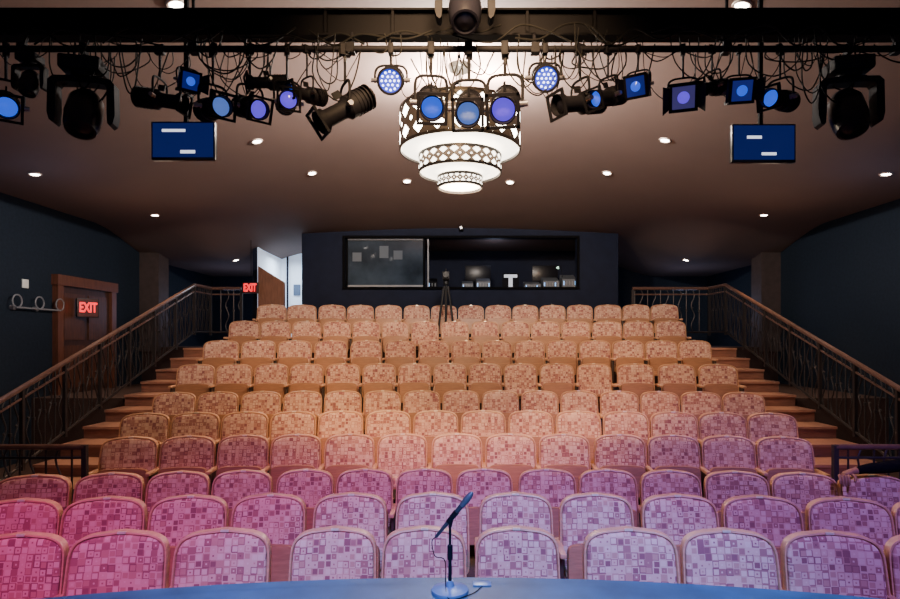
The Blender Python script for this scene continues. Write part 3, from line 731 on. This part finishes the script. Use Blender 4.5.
for px,py,rects in ((183,140.5,((-0.17,0.02,0.070,0.092),(-0.02,0.10,-0.105,-0.080))),(764,143,((-0.14,-0.02,0.035,0.058),(-0.02,0.10,-0.10,-0.078)))):
    y=4.9; p=W(px,py,y); e=empty('hanging_monitor',p); thing(e,'flat black video monitor on a pole, navy screen, white boxes','monitor','hanging monitors')
    w,h=0.262,0.158
    MB().box(-w,w,0.0,0.05,-h,h,M_blackgl).obj('monitor_housing',e,bevel=0.008)
    m=MB(); m.box(-w+0.015,w-0.015,-0.003,0.001,-h+0.022,h-0.015,M_screen)
    for a,b_,c_,d_ in rects: m.box(a,b_,-0.005,-0.003,c_,d_,M_white)
    m.obj('screen',e,smooth=False)
    MB().tube([(0,0.06,-0.05),(0,0.06,ceil_z(p.x,y)-p.z)],0.022,M_black,8).obj('pole',e)

def cable(pts,r=0.006):
    o=MB().tube(catmull(pts,5),r,M_cable,6).obj('power_cable'); thing(o,'black power cable looping between stage lights','cable','power cables'); return o
for k in range(112):
    x0=xm(R.uniform(20,880)); w=R.uniform(0.08,0.4)*R.choice((-1,1)); dr=R.uniform(0.08,0.42)
    y=YP+R.uniform(-0.07,0.1); z=zp+R.uniform(-0.02,0.12)
    cable([(x0,y,z),(x0+w*R.uniform(-0.1,0.25),y-0.03,z-dr*R.uniform(0.5,0.9)),(x0+w*0.5,y-0.02,z-dr),(x0+w*R.uniform(0.75,1.1),y,z-dr*0.6),(x0+w,y,z+R.uniform(-0.05,0.08))],R.uniform(0.003,0.006))
for k in range(14):
    x0=-3.6+0.5*k; cable([(x0+j*0.18,YP-0.03+R.uniform(-0.02,0.02),zp+0.07+R.uniform(-0.06,0.10)) for j in range(6)],0.007)

# ------------------------------------------------------------ person
def skin_person():
    V=[];E=[];RR=[]
    def v(p,r): V.append(p); RR.append(r if isinstance(r,tuple) else (r,r)); return len(V)-1
    def chain(st,pts):
        p=st
        for q,r in pts:
            n=v(q,r)
            if p is not None: E.append((p,n))
            p=n
        return p
    cx_,cyy=4.02,4.70
    pel=v((cx_,cyy,0.46),(0.15,0.12)); ab=chain(pel,[((cx_,cyy+0.04,0.60),(0.14,0.11)),((cx_,cyy+0.08,0.78),(0.16,0.11)),((cx_,cyy+0.10,0.93),(0.13,0.09))])
    chain(ab,[((cx_,cyy+0.07,1.04),0.055),((cx_,cyy+0.04,1.12),0.06),((cx_,cyy+0.02,1.20),(0.082,0.095)),((cx_,cyy+0.02,1.28),(0.075,0.09)),((cx_,cyy+0.02,1.33),(0.045,0.06))])
    # arm laid along the top of the neighbouring seat back
    wr=chain(ab,[((cx_-0.18,cyy+0.16,0.98),0.068),((3.72,4.97,0.93),0.060),((3.58,5.01,0.890),0.056),((3.40,5.01,0.875),0.046),((3.28,4.99,0.860),0.031)])
    bx_,by_,bz_=3.16,4.945,0.838
    chain(wr,[((bx_+0.055,4.97,0.852),(0.042,0.024)),((bx_,by_,bz_),(0.045,0.023))])
    chain(ab,[((cx_+0.17,cyy+0.12,0.96),0.065),((cx_+0.23,cyy+0.05,0.72),0.048),((cx_+0.20,cyy-0.15,0.62),0.038),((cx_+0.10,cyy-0.28,0.60),0.03),((cx_+0.05,cyy-0.34,0.58),(0.03,0.02))])
    for s in (-1,1):
        chain(pel,[((cx_+s*0.10,cyy-0.08,0.47),0.095),((cx_+s*0.12,cyy-0.42,0.50),0.07),((cx_+s*0.12,cyy-0.46,0.25),0.052),((cx_+s*0.12,cyy-0.44,0.0),0.04),((cx_+s*0.12,cyy-0.62,-0.02),(0.045,0.03))])
    roots=[]
    for k,(ox,L) in enumerate(((-0.040,0.066),(-0.016,0.086),(0.008,0.090),(0.032,0.080))):
        # fingers drape forward and down over the front of the seat back
        roots.append(len(V))
        sx_=bx_+ox
        chain(None,[((sx_,by_-0.005,bz_),0.0130),((sx_-0.010,by_-0.034,bz_-0.008),0.0125),((sx_-0.016,by_-0.050,bz_-0.008-L*0.45),0.0115),((sx_-0.018,by_-0.050,bz_-0.008-L*0.9),0.0095)])
    roots.append(len(V))
    chain(None,[((bx_+0.065,by_-0.000,bz_+0.006),0.015),((bx_+0.072,by_-0.038,bz_-0.004),0.0145),((bx_+0.064,by_-0.056,bz_-0.030),0.013),((bx_+0.056,by_-0.058,bz_-0.052),0.011)])
    me=bpy.data.meshes.new('body'); me.from_pydata(V,E,[])
    o=bpy.data.objects.new('tmpbody',me); COL.objects.link(o)
    sk=o.modifiers.new('s','SKIN'); sk.branch_smoothing=0.6
    for i,r in enumerate(RR): me.skin_vertices[0].data[i].radius=r
    me.skin_vertices[0].data[0].use_root=True
    for r_ in roots: me.skin_vertices[0].data[r_].use_root=True
    ss=o.modifiers.new('d','SUBSURF'); ss.levels=2; ss.render_levels=2
    bpy.context.view_layer.update()
    dg=bpy.context.evaluated_depsgraph_get()
    res=bpy.data.meshes.new_from_object(o.evaluated_get(dg)); bpy.data.objects.remove(o)
    res.materials.clear(); res.materials.append(M_cloth); res.materials.append(M_skin)
    for p in res.polygons:
        c=p.center; p.use_smooth=True
        sk_=(c.z>1.05) or (c.x<3.30) or (c.y<cyy-0.26 and c.z>0.55 and c.x<cx_+0.14 and c.x>cx_ and c.z<0.66)
        p.material_index=1 if sk_ else 0
    res.name='person'; return res
po=put('person',skin_person()); thing(po,'seated person in black top, arm draped over neighbouring seat back','person')
MB().lathe([(0.03,0.078),(0.07,0.095),(0.11,0.085),(0.14,0.05),(0.152,0.001)],M_hair,c=(4.02,4.735,1.21),seg=20).obj('hair',po)
m=MB()
for s in (-1,1): m.lathe([(-0.01,0.001),(0,0.012),(0.01,0.001)],M_paper,c=(4.02+s*0.032,4.635,1.215),axis=(0,-1,0),seg=10)
m.obj('eyes',po)
MB().lathe([(-0.03,0.015),(0.01,0.008),(0.02,0.001)],M_skin,c=(4.02,4.625,1.19),axis=(0,-0.6,0.8),seg=10).obj('nose',po)

# ------------------------------------------------------------ lights
def spot(loc,tgt,en,col,ang=60,blend=0.6,size=0.15,name='stage_wash'):
    l=bpy.data.lights.new(name,'SPOT'); l.energy=en; l.color=col; l.spot_size=math.radians(ang); l.spot_blend=blend; l.shadow_soft_size=size
    o=put(name,l,None,loc); o.rotation_euler=(Vector(tgt)-Vector(loc)).to_track_quat('-Z','Y').to_euler(); return o
spot((0,0.6,4.7),(-0.2,3.4,0.7),1050,(0.52,0.27,1.0),56,0.8)
spot((2.6,0.6,4.6),(2.4,3.7,0.8),1350,(0.32,0.20,1.0),66,0.8)
spot((-2.4,0.6,4.4),(-1.8,3.4,0.8),620,(0.82,0.16,0.85),56,0.8)
spot((-2.4,0.6,4.4),(-3.1,3.0,0.7),330,(1.0,0.04,0.45),42,0.9)
spot((0,-0.3,4.6),(0.2,2.2,0.87),1400,(0.04,0.42,1.0),44,0.5)
spot((0,2.6,4.8),(0,9.5,1.6),3000,(1.0,0.62,0.31),64,0.8,0.4)
l=bpy.data.lights.new('corridor_lamp','AREA'); l.energy=40; l.size=0.5; l.color=(0.75,0.87,1); put('corridor_lamp',l,None,(-4.0,14.5,3.95))
pt((0.8,13.9,3.95),4,(0.6,0.7,1),0.1,'booth_lamp')
for s in (-1,1):
    pt((s*5.4,8.0,3.4),9,(0.35,0.55,1.0),0.6,'wall_wash')
    pt((s*4.9,9.6,3.0),14,(1.0,0.72,0.52),0.3,'stair_fill')  # added fill to brighten the stairs, no fixture there
    pt((s*5.6,15.0,2.7),16,(0.5,0.6,1.0),0.3,'recess_fill')  # added fill to lighten the recess walls, no fixture there
w=bpy.data.worlds.new('world'); SC.world=w; w.use_nodes=True
w.node_tree.nodes['Background'].inputs[0].default_value=(0.48,0.45,0.70,1); w.node_tree.nodes['Background'].inputs[1].default_value=0.46
